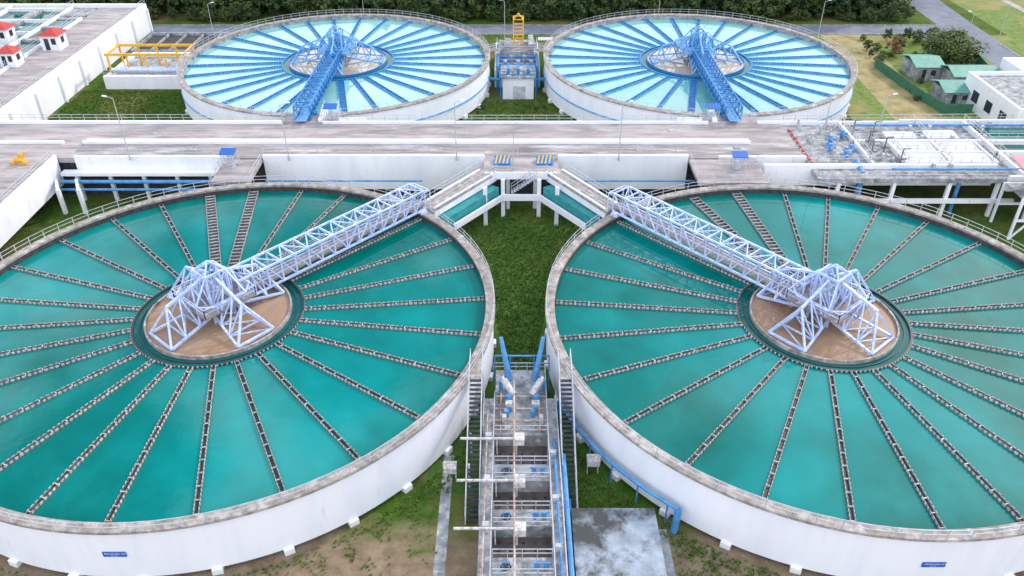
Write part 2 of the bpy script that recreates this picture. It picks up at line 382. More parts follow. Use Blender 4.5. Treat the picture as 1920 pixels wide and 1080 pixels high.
# ---------------------------------------------------------------- central deck
P=empty('elevated_channel_deck',(0,117,0))
b=B(); b.box(-140,43,111.3,124,5.7,RZ); b.box(-82,-69,60,111.3,5.7,RZ); b.obj('deck_slab',CONC,P)
b=B(); b.quad((-67,111.4,RZ+.004),(43,111.4,RZ+.004),(43,116.2,RZ+.004),(-67,116.2,RZ+.004)); b.obj('lower_lane',CONCD,P)
b=B()
b.box(-37.8,-4.9,110.7,111.3,1.6,7.1); b.box(6.0,25.4,110.7,111.3,1.6,7.1)
b.box(-66,-43.5,110.9,111.3,4.2,6.9); b.box(30,43,110.9,111.3,3.5,6.9)
b.box(-67,36,116.2,116.8,RZ,6.9); b.box(-67,36,117.5,117.8,RZ,6.7)
b.box(-140,-70,116.3,116.7,RZ,6.9)
b.box(-86,-38,124,124.4,2,7.0); b.box(-31.5,31,124,124.4,0,6.9); b.box(39,62,124,124.4,0,6.9)
b.box(-69,-68.6,60,111,2.5,7.1); b.box(-82.4,-82,60,111,0,7.1)
b.obj('parapet_walls',WHITE,P)
b=B(); b.box(-69.5,43,112,123.5,0,5.6); b.obj('channel_body',DARKC,P)
b=B()
for x in range(-64,40,8):
    b.box(x,x+.06,111.5,123.9,RZ,RZ+.006)
for x,y in((-50,114),(-28,113.4),(-12,114.2),(18,113.6),(33,114.3),(-58,120),(-20,121.5),(24,121)): b.box(x,x+1.1,y,y+.9,RZ,RZ+.05)
b.obj('expansion_joints_and_hatches',CONC2,P)
b=B()
b.rail((-86,124.2,7),(-38,124.2,7)); b.rail((-31.5,124.2,6.9),(31,124.2,6.9)); b.rail((-37.8,111,7.1),(-4.9,111,7.1)); b.rail((6,111,7.1),(25.4,111,7.1)); b.rail((-68.8,60,7.1),(-68.8,110,7.1)); b.rail((-66,111.1,6.9),(-43.5,111.1,6.9))
b.obj('deck_handrail',GREYR,P)
b=B()
for x in (-66,-61,-56,-51,-46): b.box(x-.25,x+.25,110.0,110.5,0,4.2)
for x in (-67,-64): 
    b.bar((x,106,0),(x,106,4),.5); b.bar((x,106,4),(x-1.6,109,4),.4)
b.box(-68,-43.5,109.6,110.85,4.3,4.8)
b.obj('support_frame',WHITE,P)
b=B(); b.cyl((-68,109.2,3.6),(-43,109.2,3.6),.28); b.cyl((-68,108.6,2.6),(-43,108.6,2.6),.2); b.cyl((30,109.2,4.4),(72,109.2,4.4),.3); b.cyl((-37,107.5,4.6),(-14,107.5,4.6),.14); b.cyl((8,107.5,4.6),(26,107.5,4.6),.14); b.obj('service_pipes',BLUEP,P)
b=B(); b.box(-43.4,-37.9,103.2,110.6,6.1,6.55); b.box(25.5,35.5,103,110.6,6.1,6.55); b.obj('access_platforms',CONC,P)
b=B(); b.rail((-43.4,110,6.55),(-43.4,104,6.55)); b.rail((-37.9,110,6.55),(-37.9,104,6.55)); b.rail((35.4,110,6.55),(35.4,104,6.55)); b.rail((25.6,110,6.55),(25.6,104,6.55)); b.rail((-41,110,6.55),(-41,106.5,6.55),1.2); b.rail((29,108,6.55),(35,108,6.55),1.2); b.obj('platform_handrail',GREYR,P)
P=empty('orange_dosing_pump',(-73,109,6.5)); b=B(); b.cyl((-73.6,109,7.3),(-72.4,109,7.3),.4,n=12); b.cyl((-72.6,109,7.3),(-72.6,109,8.3),.25,n=10); b.bar((-74.4,109,6.9),(-71.8,109,6.9),.5,.15); b.bar((-74.4,108.8,6.5),(-74.4,108.8,6.9),.2); b.bar((-71.9,108.8,6.5),(-71.9,108.8,6.9),.2); b.bar((-74,109.6,6.5),(-71.5,109.6,8.4),.15); b.obj('pump',YEL,P)
def canopy(x,y,z,s=1):
    P=empty('blue_canopy',(x,y,z)); b=B()
    b.hexa([(x-1.1,y-.8,z+2.1),(x+1.1,y-.8,z+2.1),(x+1.1,y+.8,z+2.4),(x-1.1,y+.8,z+2.4),(x-1.1,y-.8,z+2.2),(x+1.1,y-.8,z+2.2),(x+1.1,y+.8,z+2.5),(x-1.1,y+.8,z+2.5)]); b.obj('roof',SIGNB,P)
    b=B()
    for dx in(-.9,.9):
        for dy in(-.6,.6): b.bar((x+dx,y+dy,z),(x+dx,y+dy,z+2.15),.09)
    b.box(x-.5,x+.5,y-.2,y+.3,z,z+1.3); b.obj('posts_and_control_panel',GREYR,P)
canopy(-42.0,108.5,6.55); canopy(32.0,107.4,6.55); canopy(-30.3,125.6,6.6); canopy(31.9,125.6,6.6)
P=empty('bridge_landing',(0,126,0)); b=B(); b.box(-38.0,-29,124.02,128.2,5.9,6.6); b.box(30.2,38.9,124.02,128.2,5.9,6.6); b.obj('landing_slabs',CONC,P)
b=B()
for x in(-31.9,32.2):
    b.hexa([(x-.4,124.5,6.6),(x+.4,124.5,6.6),(x+.4,129,6.6),(x-.4,129,6.6),(x-.4,124.5,7.0),(x+.4,124.5,7.0),(x+.4,129,7.7),(x-.4,129,7.7)])
for x0,x1 in((-28.9,-24.5),(26,30)): b.box(x0,x1,124.4,124.8,5,7.3)
b.obj('landing_side_walls',WHITE,P)
b=B(); b.rail((-38,128,6.6),(-38,124.3,6.6),1.2); b.rail((-29.1,128,6.6),(-29.1,124.9,6.6),1.2); b.rail((38.8,128,6.6),(38.8,124.5,6.6),1.2); b.rail((-31.9,124.6,7),(-31.9,129,7.6),1.2); b.obj('landing_handrail',GREYR,P)

# ---------------------------------------------------------------- junction platform + diagonals
P=empty('junction_walkway',(0.5,107,0))
def seg(b,p,q,w,z0,z1):
    p=Vector(p);q=Vector(q);d=(q-p).normalized();n=Vector((-d.y,d.x,0))*w/2
    p=Vector((p.x,p.y,0));q=Vector((q.x,q.y,0))
    c=[p-n,q-n,q+n,p+n]; b.hexa([(v.x,v.y,z0) for v in c]+[(v.x,v.y,z1) for v in c])
b=B(); b.hexa([(-4.9,106.2,6.1),(6.0,106.2,6.1),(6,111.3,6.1),(-4.9,111.3,6.1),(-4.9,106.2,RZ+.01),(6,106.2,RZ+.01),(6,111.3,RZ+.01),(-4.9,111.3,RZ+.01)])
b.obj('platform_slab',CONC,P)
b=B(); seg(b,(-4.2,107,0),(-12.4,95.8,0),2.6,6.12,RZ+.02); seg(b,(5.2,107,0),(12.9,95.4,0),2.6,6.12,RZ+.02); b.obj('walkway_slabs',RIM,P)
b=B(); seg(b,(-3.1,106.5,0),(-11.2,95.6,0),.25,5.2,6.7); seg(b,(4.2,106.5,0),(11.7,95.2,0),.25,5.2,6.7)
seg(b,(-5.5,107.2,0),(-13.2,96.6,0),.25,5.2,6.7); seg(b,(6.5,107.2,0),(13.8,96.2,0),.25,5.2,6.7)
seg(b,(-2.2,104.5,0),(-8.6,96,0),.3,3.0,3.9); seg(b,(3.2,104.5,0),(9.2,96,0),.3,3.0,3.9)
b.box(-2.2,3.2,104.3,104.7,3.0,3.9); b.box(-4.9,6,106.0,106.2,5.6,6.7)
for x,y in((-2.1,105),(3.1,105),(-4.6,102.6),(5.6,102.6),(-1.4,107.5),(2.6,107.5)): b.box(x-.28,x+.28,y-.28,y+.28,0,6.1)
b.obj('fascia_and_columns',WHITE,P)
b=B(); seg(b,(-3.4,105.2,0),(-10.2,96.0,0),1.7,3.3,5.0); seg(b,(4.4,105.2,0),(10.8,95.8,0),1.7,3.3,5.0); b.obj('influent_channel',TEALP,P)
b=B(); b.rail((-3.0,106.3,6.7),(-11,95.6,6.7),1.6); b.rail((-5.6,107.2,6.7),(-13.3,96.6,6.7),1.6); b.rail((4.1,106.3,6.7),(11.6,95.2,6.7),1.6); b.rail((6.6,107.2,6.7),(13.9,96.2,6.7),1.6)
b.rail((-3,106.1,6.6),(-.8,106.1,6.6),1.2); b.rail((2.4,106.1,6.6),(4.1,106.1,6.6),1.2)
for k in range(10): 
    b.box(-.9+.36*k,-.5+.36*k,104.9,105.9,3.9+.26*k-.05,3.9+.26*k)
b.rail((-.9,104.9,3.9),(2.7,104.9,6.5),1); b.rail((-.9,105.95,3.9),(2.7,105.95,6.5),1)
b.obj('handrail_and_stair',GREYR,P)
for x in(-2.2,4.0):
    Q=empty('striped_hatch',(x,109.6,RZ)); b=B(); b.hexa([(x-1.2,108.7,RZ),(x+1.2,108.7,RZ),(x+1.2,110.5,RZ),(x-1.2,110.5,RZ),(x-1.2,108.7,RZ+.3),(x+1.2,108.7,RZ+.3),(x+1.2,110.5,RZ+.8),(x-1.2,110.5,RZ+.8)]); b.obj('hatch_box',STEELB,Q)
    b=B()
    for k in range(4):
        x0=x-1.15+k*.56
        sl=lambda y:RZ+.3+.5*(y-108.7)/1.8
        c=[(x0,108.72),(x0+.22,108.72),(x0+.52,110.48),(x0+.3,110.48)]
        b.hexa([(p[0],p[1],sl(p[1])+.005) for p in c]+[(p[0],p[1],sl(p[1])+.03) for p in c])
    b.obj('hazard_stripes',YEL,Q)

# ---------------------------------------------------------------- lamps
def lamp(x,y,z,h,d=1):
    P=empty('street_lamp',(x,y,z)); b=B()
    b.cyl((x,y,z),(x,y,z+.4),.16,n=8); b.cyl((x,y,z+.4),(x,y,z+h),.10,.055,n=8)
    b.cyl((x,y,z+h),(x+d*.9,y,z+h+.35),.045,n=6); b.obj('pole',LAMPM,P)
    b=B(); b.hexa([(x+d*.8,y-.12,z+h+.28),(x+d*1.5,y-.12,z+h+.4),(x+d*1.5,y+.12,z+h+.4),(x+d*.8,y+.12,z+h+.28),(x+d*.8,y-.1,z+h+.42),(x+d*1.4,y-.08,z+h+.52),(x+d*1.4,y+.08,z+h+.52),(x+d*.8,y+.1,z+h+.42)]); b.obj('lantern',WHITE,P)
for a in((-57.5,110.6,6.5,9.5,-1),(-33.9,110.4,6.5,8.6,1),(-9,110.4,6.5,9,1),(-.6,107.3,6.5,7,1),(15,110.4,6.5,8.8,1),(44.5,110.4,6.5,10,1),(56,118,6.5,7,1),(-70,189,0,8,1),(-2.5,189.5,0,8.5,-1),(71,191,0,8,1),(-37,202,0,8,1),(35,202,0,8,1),(113,190,0,9,-1),(-92,150,6,8,1),(101,182,0,8,-1)): lamp(*a)

# ---------------------------------------------------------------- valve chamber bottom centre
P=empty('valve_chamber',(0,50,0))
b=B()
b.box(-3.6,-2.5,34,62,0,3); b.box(2.6,3.7,34,62,0,3)
for y0,y1 in((56.8,66.5),(51.0,53.0),(45.9,47.7),(40.8,42.7),(34,36)): b.box(-2.5,2.6,y0,y1,0,2.98)
b.obj('chamber_walls',CONC2,P)
b=B(); b.box(-2.5,2.6,36,56.8,0,1.5); b.obj('chamber_floor',BROWNW,P)
b=B()
for yy in(37.2,38.4,39.6,43.4,44.5,45.3,48.4,49.4,50.3,53.6,54.6,55.7):
    for xx in(-1.9,-.9,.2,1.2,2.2): b.cyl((xx,yy,1.5),(xx,yy,1.58),.12,n=6)
b.obj('floor_nozzles',DARKC,P)
b=B()
b.rail((-2.55,36,3),(-2.55,62,3),1.6); b.rail((2.65,36,3),(2.65,66,3),1.6); b.rail((3.6,36,3),(3.6,62,3),1.6)
for y in(53.0,47.7,42.7,51,45.9,40.8): b.rail((-2.4,y,3),(2.5,y,3),1.3)
b.obj('chamber_handrail',GREYR,P)
b=B(); b.cyl((-.6,36,4.0),(-.6,64,4.0),.09); b.cyl((-3.2,36,3.3),(-3.2,60,3.3),.08)
for y in (61.5,58,54,49,44): b.cyl((-.6,y,3),(-.6,y,4),.08)
for y in(62,60.2,58.5,57.2): b.cyl((-2.6,y,3.3),(2.6,y,3.3),.08)
for x in(-1.9,1.9): b.cyl((x,57,3.2),(x,63,3.2),.07)
b.obj('rusty_pipework',RUST,P)
b=B(); b.cyl((4.0,36,3.2),(4.0,54,3.2),.22); b.cyl((3.2,36,3.3),(3.2,56,3.3),.12); 
for y in(52,46.8,41.7):
    for x in(-1.3,1.2,2.0):
        b.cyl((x,y,3),(x,y,3.5),.22,n=12); b.cyl((x-.35,y,3.6),(x+.35,y,3.6),.1)
b.obj('blue_pipework',BLUEP,P)
for y in(52,46.8,41.7):
    b=B(); 
    for k in range(14):
        t0=2*math.pi*k/14;t1=2*math.pi*(k+1)/14
        b.cyl((-1.3+.42*math.cos(t0),y-.4,3.6+.42*math.sin(t0)),(-1.3+.42*math.cos(t1),y-.4,3.6+.42*math.sin(t1)),.05,n=5,cap=False)
    for k in range(3):
        t=math.pi*k/3; b.cyl((-1.3-.42*math.cos(t),y-.4,3.6-.42*math.sin(t)),(-1.3+.42*math.cos(t),y-.4,3.6+.42*math.sin(t)),.035,n=5)
    b.obj('handwheel',DARKC,P)
b=B()
for y in(54.3,49.2,44.0): 
    b.box(-5.6,-.56,y-.09,y+.09,4.93,5.1); b.box(-.55,.35,y-.5,y+.5,4.6,5.3); b.cyl((-.4,y,3),(-.4,y,4.6),.08); b.bar((-2.2,y,3),(-2.2,y,4.9),.09)
b.obj('gate_actuators',LWHITE,P)
b=B()
for y in(55.8,50.4,45.2):
    b.box(-3.3,-2.7,y,y+.5,3,3.9); b.box(2.75,3.3,y-2,y-1.6,3,3.7)
b.obj('control_boxes',GREYR,P)
for x0,x1 in((-5.0,-3.75),(3.85,5.1)):
    Q=empty('steel_stair',(x0,60,0)); b=B(); n=30
    for k in range(n):
        y=61-.42*k; z=6.4-.205*k; b.box(x0+.08,x1-.08,y-.3,y,z-.06,z)
    b.obj('treads',DSTEEL,Q)
    b=B()
    for x in(x0,x1):
        b.bar((x,61,6.3),(x,48.4,.15),.1,.3); b.rail((x,61,6.4),(x,48.4,.3),1.6,1.0,.06)
    b.obj('stringers_and_rails',GREYR,Q)
    b=B(); b.box(x0,x1,61,64.5,6.2,6.45); b.obj('landing',RIM,Q)
    b=B(); b.rail((x0,61,6.45),(x0,64.5,6.45),1.5); b.rail((x1,61,6.45),(x1,64.5,6.45),1.5)
    for y in (57,53): b.bar((x0+.2,y,0),(x0+.2,y,3),.2)
    b.obj('landing_rail',GREYR,Q)
P=empty('valve_headworks',(0,62,0))
b=B()
for s in(-1,1):
    x=.25+s*1.3
    b.cyl((x,65,2.9),(.25+s*2.2,66.6,7.3),.34,.2,n=14); b.cyl((x+s*.35,65.4,2.9),(.25+s*2.2,66.6,7.2),.12,n=8)
    b.cyl((x+.1*s,61.2,3),(x+.1*s,61.2,4.2),.3,n=14); b.cyl((x+.9*s,63.2,3),(x+.9*s,63.2,4.4),.2,n=12)
    b.cyl((x-.3,59.4,3),(x-.3,59.4,3.8),.25,n=12)
    b.cyl((x,63.8,3.3),(x,60,3.3),.28,n=12)
b.bar((-2.6,66.4,5),(3.1,66.4,5),.14); b.bar((-2.6,66.4,4),(3.1,66.4,4),.1)
for x in(-2.6,-1,1.5,3.1): b.bar((x,66.4,0),(x,66.4,5),.12)
b.obj('blue_valves',BLUEP,P)
b=B()
for s in(-1,1):
    x=.25+s*1.3
    b.cyl((x-.4*s,61.5,4.0),(x+.6*s,62.6,5.0),.34,n=14); b.cyl((x+.6*s,62.6,5.0),(x+.8*s,62.8,5.25),.2,n=12)
    b.box(x-.4,x+.4,60.2,60.8,3,3.9); b.box(x+.5*s-.2,x+.5*s+.2,58.2,58.7,3,4)
b.obj('valve_motors',LWHITE,P)
b=B(); b.rail((-2.8,66.4,3),(3.2,66.4,3),1.2); b.rail((-3.6,57,3),(-3.6,62,3),1.4); b.rail((-2.5,57,3),(2.6,57,3),1.2); b.obj('headworks_handrail',GREYR,P)
P=empty('flat_roof_pump_house',(7.5,43,0))
b=B(); b.box(4.6,11.4,33,47.6,0,2.7); b.obj('walls',WHITE,P)
b=B(); b.box(4.35,11.65,32.7,47.85,2.7,3.0); b.obj('roof_slab',ROOFST,P)
b=B(); b.box(6,7,47.58,47.64,.6,2.1); b.obj('window',GLASSD,P)
b=B(); b.cyl((4.4,48.6,1.6),(8.6,48.4,1.6),.12); b.cyl((4.4,48.6,1.6),(4.4,50,1.6),.12); b.cyl((8.6,48.4,1.6),(8.6,48.4,0),.12)
for k in range(5): b.cyl((4.4+k,48.6,0),(4.4+k,48.6,1.6),.06)
b.obj('blue_water_pipe',BLUEP)
b=B(); cx,cy=33.4,72.2
for k in range(16):
    t0=rad(199+k*2.0); t1=rad(199+(k+1)*2.0); r=31.1
    b.cyl((cx+r*math.cos(t0),cy+r*math.sin(t0),2.6),(cx+r*math.cos(t1),cy+r*math.sin(t1),2.6),.2,n=10)
    if k%3==0: b.cyl((cx+r*math.cos(t0),cy+r*math.sin(t0),0),(cx+r*math.cos(t0),cy+r*math.sin(t0),2.6),.09,n=6)
t=rad(231); b.cyl((cx+31.1*math.cos(t),cy+31.1*math.sin(t),2.6),(cx+31.4*math.cos(t),cy+31.4*math.sin(t),0),.34,n=12)
b.obj('blue_supply_pipe',BLUEP,smooth=False)
for x,y in((-6.6,53.6),(6.9,54.5)):
    Q=empty('control_box_stand',(x,y,0)); b=B(); b.box(x-.6,x+.6,y-.5,y+.5,1.6,2.3)
    for dx in(-.5,.5): b.bar((x+dx,y,0),(x+dx,y,1.6),.1)
    b.rail((x-.6,y-.5,2.3),(x+.6,y-.5,2.3),.6,.8); b.obj('box',LWHITE,Q)

# ---------------------------------------------------------------- top centre building
P=empty('pump_building',(0,160,0))
b=B(); b.box(-2.6,3.4,151.6,158,0,4.2); b.box(-4.3,4.8,158,176,0,3.4); b.obj('walls',WHITE,P)
b=B(); b.box(-3.0,3.8,151.2,158.2,4.2,4.5); b.box(-4.0,4.5,158.3,175.6,3.4,3.5); b.obj('roof',CONC2,P)
b=B(); b.box(-.6,1.8,151.52,151.6,.1,2.6); b.obj('shutter_door',GREYR,P)
b=B()
for y in(159,161.5,164): b.cyl((-3.6,y,4.2),(4.2,y,4.2),.3,n=12)
for x in(-3.6,4.2): b.cyl((x,156,4.8),(x,166,4.4),.28,n=12); b.cyl((x,156,4.8),(x,156,0),.28,n=12)
for s in(-1,1):
    b.cyl((.4+s*3.6,153.5,3.2),(.4+s*6.6,154.5,3.2),.3,n=12)
    b.bar((.4+s*3.4,150.9,0),(.4+s*3.4,150.9,5.2),.16)
for x in(-1.5,.4,2.3): b.cyl((x,153,4.5),(x,153,5.6),.3,n=10); b.cyl((x,153,5.3),(x,156,5.3),.2,n=10)
b.rail((-3,151.3,4.5),(3.8,151.3,4.5),1.1,1.1,.1); b.obj('blue_pipework',STEELB,P)
b=B()
for k in range(5): b.box(-2.5+k*1.3,-1.8+k*1.3,159+k%2*2,160+k%2*2,3.5,5+.3*(k%2))
b.box(-3.6,4.1,166,174,3.5,4.6); b.box(-2.4,-1,166.5,172,4.6,5.6); b.box(2.6,3.7,166.5,173,4.6,6)
b.obj('equipment',CONC2,P)
b=B(); 
for x in(-.5,1.5):
    for y in(168,170.5): b.bar((x,y,4.6),(x,y,10.6),.22)
for z in(6,7.5,9,10.6):
    b.bar((-.5,168,z),(1.5,168,z),.18); b.bar((-.5,170.5,z),(1.5,170.5,z),.18); b.bar((-.5,168,z),(-.5,170.5,z),.18); b.bar((1.5,168,z),(1.5,170.5,z),.18)
b.bar((-.5,168,6),(1.5,168,9),.12); b.bar((-.5,168,10.6),(.5,169,11.6),.14); b.bar((1.5,168,10.6),(.5,169,11.6),.14); b.obj('yellow_hoist_tower',YEL,P)
b=B(); b.rail((-4,158.3,3.5),(-4,175.5,3.5),1.6,1.1,.08); b.rail((4.5,158.3,3.5),(4.5,175.5,3.5),1.6,1.1,.08); b.rail((-3.6,166,4.6),(4.1,166,4.6),1.3,1.1,.08); b.obj('roof_handrail',GREYR,P)
for s in(-1,1):
    Q=empty('catwalk',(s*5,162,0)); b=B(); b.bar((.2+s*4,162.5,6.3),(.2+s*6.6,160,6.45),1.2,.2); b.obj('deck',GRATE,Q)
    b=B(); b.rail((.2+s*4,162,6.4),(.2+s*6.6,159.4,6.5),1); b.rail((.2+s*4,163,6.4),(.2+s*6.6,160.6,6.5),1)
    for k in range(9): b.box(.2+s*4-.5,.2+s*4+.5,163+.3*k,163.3+.3*k,6.1-.3*k,6.15-.3*k)
    b.obj('rails_and_steps',GREYR,Q)
P=empty('notice_shelter',(7,182,0)); b=B(); b.box(5,8.4,181,183,2.2,2.4); b.obj('roof',GREYR,P)
b=B(); [b.bar((x,182,0),(x,182,2.2),.12) for x in(5.3,8.1)]; b.obj('posts',GREYR,P)

# ---------------------------------------------------------------- filter building left
P=empty('filter_building',(-110,160,0))
b=B(); b.box(-150,-87,124.5,196,0,5.2); b.obj('building_body',WHITE,P)
b=B()
b.box(-87.6,-87,124.5,196,5.2,6.3); b.box(-150,-87.6,195.4,196,5.2,6.3); b.box(-98.2,-97.8,124.5,186,5.2,6.0); b.box(-104.2,-103.8,124.5,196,5.2,6.0)
for y in range(130,196,9): b.box(-118,-104.2,y,y+.4,5.2,6.0)
b.box(-118.4,-118,124.5,196,5.2,6.1)
for y in range(132,196,9): b.box(-87,-86.6,y,y+.5,0,5.2)
b.obj('parapets_and_channel_walls',WHITE,P)
b=B(); b.box(-97.8,-87.6,124.5,195.4,5.2,5.45); b.obj('roof_walkway',CONC,P)
b=B(); b.box(-103.8,-98.2,124.5,186,5.0,5.3); b.box(-118,-104.2,124.5,195.4,5,5.25);b.obj('filter_water',W_RING,P)
b=B(); b.box(-150,-118.4,124.5,195.4,5.2,5.5); b.box(-103.8,-98.2,186,195.4,5.2,5.45)
for y in range(134,190,9): b.box(-103.8,-98.2,y,y+1.3,5.3,5.75)
for y in range(130,190,9): b.box(-112,-110,y+.4,y+9,5.25,5.8)
b.obj('slabs',CONC2,P)
b=B(); b.rail((-87.3,124.5,6.3),(-87.3,196,6.3),2.2); b.rail((-98,124.5,6),(-98,186,6),2.2); b.rail((-104,124.5,6),(-104,196,6),2.2); b.obj('handrail',GREYR,P)
def kiosk(x,y,z,w,d,h):
    P=empty('red_roof_kiosk',(x,y,z)); b=B(); b.box(x-w/2,x+w/2,y-d/2,y+d/2,z,z+h); b.obj('walls',WHITE,P)
    b=B(); r=(x,y,z+h+1.2); e=.5; c=[(x-w/2-e,y-d/2-e,z+h),(x+w/2+e,y-d/2-e,z+h),(x+w/2+e,y+d/2+e,z+h),(x-w/2-e,y+d/2+e,z+h)]
    for i in range(4): b.quad(c[i],c[(i+1)%4],r)
    b.quad(*c[::-1]); b.obj('roof',REDR,P)
    b=B(); b.box(x-w*.3,x-w*.05,y-d/2-.04,y-d/2,z+.1,z+h*.8); b.box(x+w*.1,x+w*.35,y-d/2-.04,y-d/2,z+h*.4,z+h*.8); b.box(x+w/2,x+w/2+.04,y-.6,y+.6,z+h*.4,z+h*.8); b.obj('door_and_windows',GLASSD,P)
kiosk(-94.5,166,5.45,3.6,3.6,3); kiosk(-98,155.5,5.45,3,3,2.8); kiosk(-107,170,5.5,3.6,3.6,3); kiosk(-108,157,5.5,3.2,3.2,2.8)
P=empty('chlorination_basin',(-73,163,0)); b=B(); b.box(-82,-66,157,158,0,2.6); b.box(-82,-81.4,158,172,0,2.4); b.box(-66.6,-66,158,172,0,2.4); b.box(-82,-66,172,172.6,0,2.4); b.obj('walls',WHITE,P)
b=B(); b.box(-81.4,-66.6,158,172,0,1.6); b.obj('floor',CONC2,P)
b=B(); b.cyl((-81,159.5,3.0),(-66,159.5,3.0),.45,n=14); b.cyl((-81,161.2,2.8),(-66,161.2,2.8),.35,n=14); b.cyl((-66,159.5,3),(-66,159.5,0),.45,n=14); b.obj('large_pipes',STEELN,P,True)
Q=empty('yellow_gantry',(-73,163,0)); b=B()
for y in(160,166):
    b.bar((-82,y,6),(-66,y,6),.35,.45)
    for x in(-81.5,-77.7,-73.9,-70,-66.4): b.bar((x,y,0),(x,y,6),.3)
for x in(-81.5,-66.4): b.bar((x,160,6),(x,166,6),.3)
b.obj('gantry_frame',YEL,Q)
b=B(); b.rail((-82,157.5,2.6),(-66,157.5,2.6),1.5); b.box(-79,-77.5,163,164.5,1.6,3.6); b.box(-72,-70.8,163,164.5,1.6,3.4); b.obj('basin_equipment',GREYR,P)
P=empty('settling_bay',(-73,182,0)); b=B(); b.box(-83.6,-62,176,188,0,1.2); b.obj('bay_floor',DARKC,P)
b=B(); b.box(-84,-62,175.6,176,0,1.8); b.box(-84,-62,188,188.4,0,1.8); b.box(-84,-83.6,176,188,0,1.8)
for x in range(-80,-62,4): b.box(x,x+.3,176,188,1.2,1.7)
b.obj('walls',CONC2,P)

# ---------------------------------------------------------------- right side
P=empty('chemical_dosing_platform',(60,114,0))
b=B(); b.box(43,86,104.8,124,5.6,6.3); b.obj('slab',CONC2,P)
b=B(); b.box(36,70,108.0,108.6,3.6,6.9); b.box(70,86,104.2,104.8,4.6,6.9); b.box(52,86,116.5,116.9,6.3,7.0); b.box(62,86,124,124.4,3,7.2); b.box(52,52.4,109,124,6.3,6.9)
for x in(57,63.6,70.2): b.box(x,x+.35,108.8,116.4,6.3,7.0)
b.box(57.4,70,112.3,112.6,6.3,7.0); b.box(57.4,70,109,109.2,6.3,6.95); b.box(72,86,112,112.5,6.3,7.2); b.box(72,72.4,105,124,6.3,7.1)
for x in(46,54,62,69): b.box(x,x+.5,105,105.5,0,5.6)
b.box(36,72,104.6,105.1,2.4,3.0)
b.obj('walls_and_columns',WHITE,P)
b=B()
for x0,x1,y0,y1 in((57.5,63.4,109.4,112.1),(57.5,63.4,112.8,116.2),(64.1,70,109.4,112.1),(64.1,70,112.8,116.2),(57.6,62.5,118,120),(64,69,118,120.5)):
    b.hexa([(x0,y0,6.3),(x1,y0,6.3),(x1,y1,6.3),(x0,y1,6.3),(x0,y0,6.72),(x1,y0,6.72),(x1,y1,6.95),(x0,y1,6.95)])
b.obj('basin_covers',simple('cover_sheet',(.56,.63,.74),(.40,.46,.58),.8,.4),P)
b=B(); b.quad((72.6,112.7,6.32),(85.8,112.7,6.32),(85.8,116.3,6.32),(72.6,116.3,6.32)); b.quad((72.6,117.2,6.32),(85.8,117.2,6.32),(85.8,123,6.32),(72.6,123,6.32)); b.obj('basin_water',W_RING,P)
b=B(); rq=random.Random(9)
for x,y in((47.5,114),(49,111.5),(50.5,113.5),(48.5,117),(51,119)):
    b.cyl((x,y,6.3),(x,y,7.6),.26,n=12); b.cyl((x-.8,y,7.0),(x+.8,y,7.0),.18,n=10); b.cyl((x,y-.8,6.9),(x,y+.8,7.3),.16,n=10)
b.cyl((50,106.8,6),(50,106.8,0),.5,n=14); b.cyl((50,106.8,6),(50,110,6.8),.5,n=14)
b.cyl((54,122,7.2),(84,122,7.2),.2); b.cyl((54,106.5,7.0),(84,106.5,7.0),.18); b.cyl((64,106,0),(64,106,6),.3)
b.obj('blue_pumps',BLUEP,P)
b=B()
for k in range(26):
    x=rq.uniform(44.5,57); y=rq.uniform(109.5,123); w=rq.uniform(.2,.5); b.box(x,x+w,y,y+rq.uniform(.2,.7),6.3,6.3+rq.uniform(.4,1.5))
    if k%3==0: b.cyl((x,y,6.8),(x+rq.uniform(-3,3),y,6.8),.07,n=6)
for k in range(14):
    x=rq.uniform(58,85); y=rq.choice((117.5,121.3,123,107.5)); b.box(x,x+.5,y,y+.5,6.3,7.3)
b.obj('small_equipment',LWHITE,P)
b=B()
for x,y in((53,112),(54,116),(55.5,113.5),(56,119.5),(53,120),(56.4,109.5)):
    b.cyl((x,y,6.3),(x,y,8.8),.12,n=8); b.cyl((x,y,8.8),(x+1.0,y,8.8),.1,n=8); b.cyl((x-.5,y,7.2),(x+.8,y,7.2),.16,n=8)
b.obj('vertical_vents',simple('vent_grey',(.20,.21,.24),(.10,.10,.12),1,.5),P)
b=B() 
b.rail((43,105,6.3),(70,105,6.3)); b.rail((86,105,6.9),(70,104.5,6.9))
b.rail((52.2,109,6.9),(52.2,124,6.9),1.4); b.rail((52,116.7,7),(86,116.7,7),1.5); b.rail((57,108.3,6.9),(86,108.3,6.9),1.5); b.rail((43,124,6.9),(86,124.2,7.2)); b.rail((63.7,109,7),(63.7,124,7),1.5); b.rail((57.2,109,7),(57.2,116,7),1.5); b.rail((70.4,109,7),(70.4,116,7),1.5); b.rail((57,112.4,7),(70,112.4,7),1.5); b.rail((43.5,109,6.9),(52,109,6.9),1.4); b.rail((72.2,105,7.1),(72.2,124,7.1),1.5)
b.obj('handrail',LWHITE,P)
b=B()
for k in range(9): b.box(43.2,43.5,108.8+k*1.5,109.6+k*1.5,6.5,6.75)
b.obj('kerb_red_blocks',REDR,P)
P=empty('steel_frame_building',(74,106,0)); b=B()
for x in(69,73.5,78,84):
    for y in(98.5,103.5): b.bar((x,y,0),(x,y,9.2 if x>72 else 6.4),.32)
for z in(3,6.2,9.2):
    for y in(98.5,103.5): b.bar((69 if z<9 else 73.5,y,z),(84,y,z),.3)
    for x in(73.5,78,84): b.bar((x,98.5,z),(x,103.5,z),.3)
b.bar((69,98.5,0),(73.5,98.5,6.2),.22); b.bar((78,98.5,0),(73.5,98.5,3),.22)
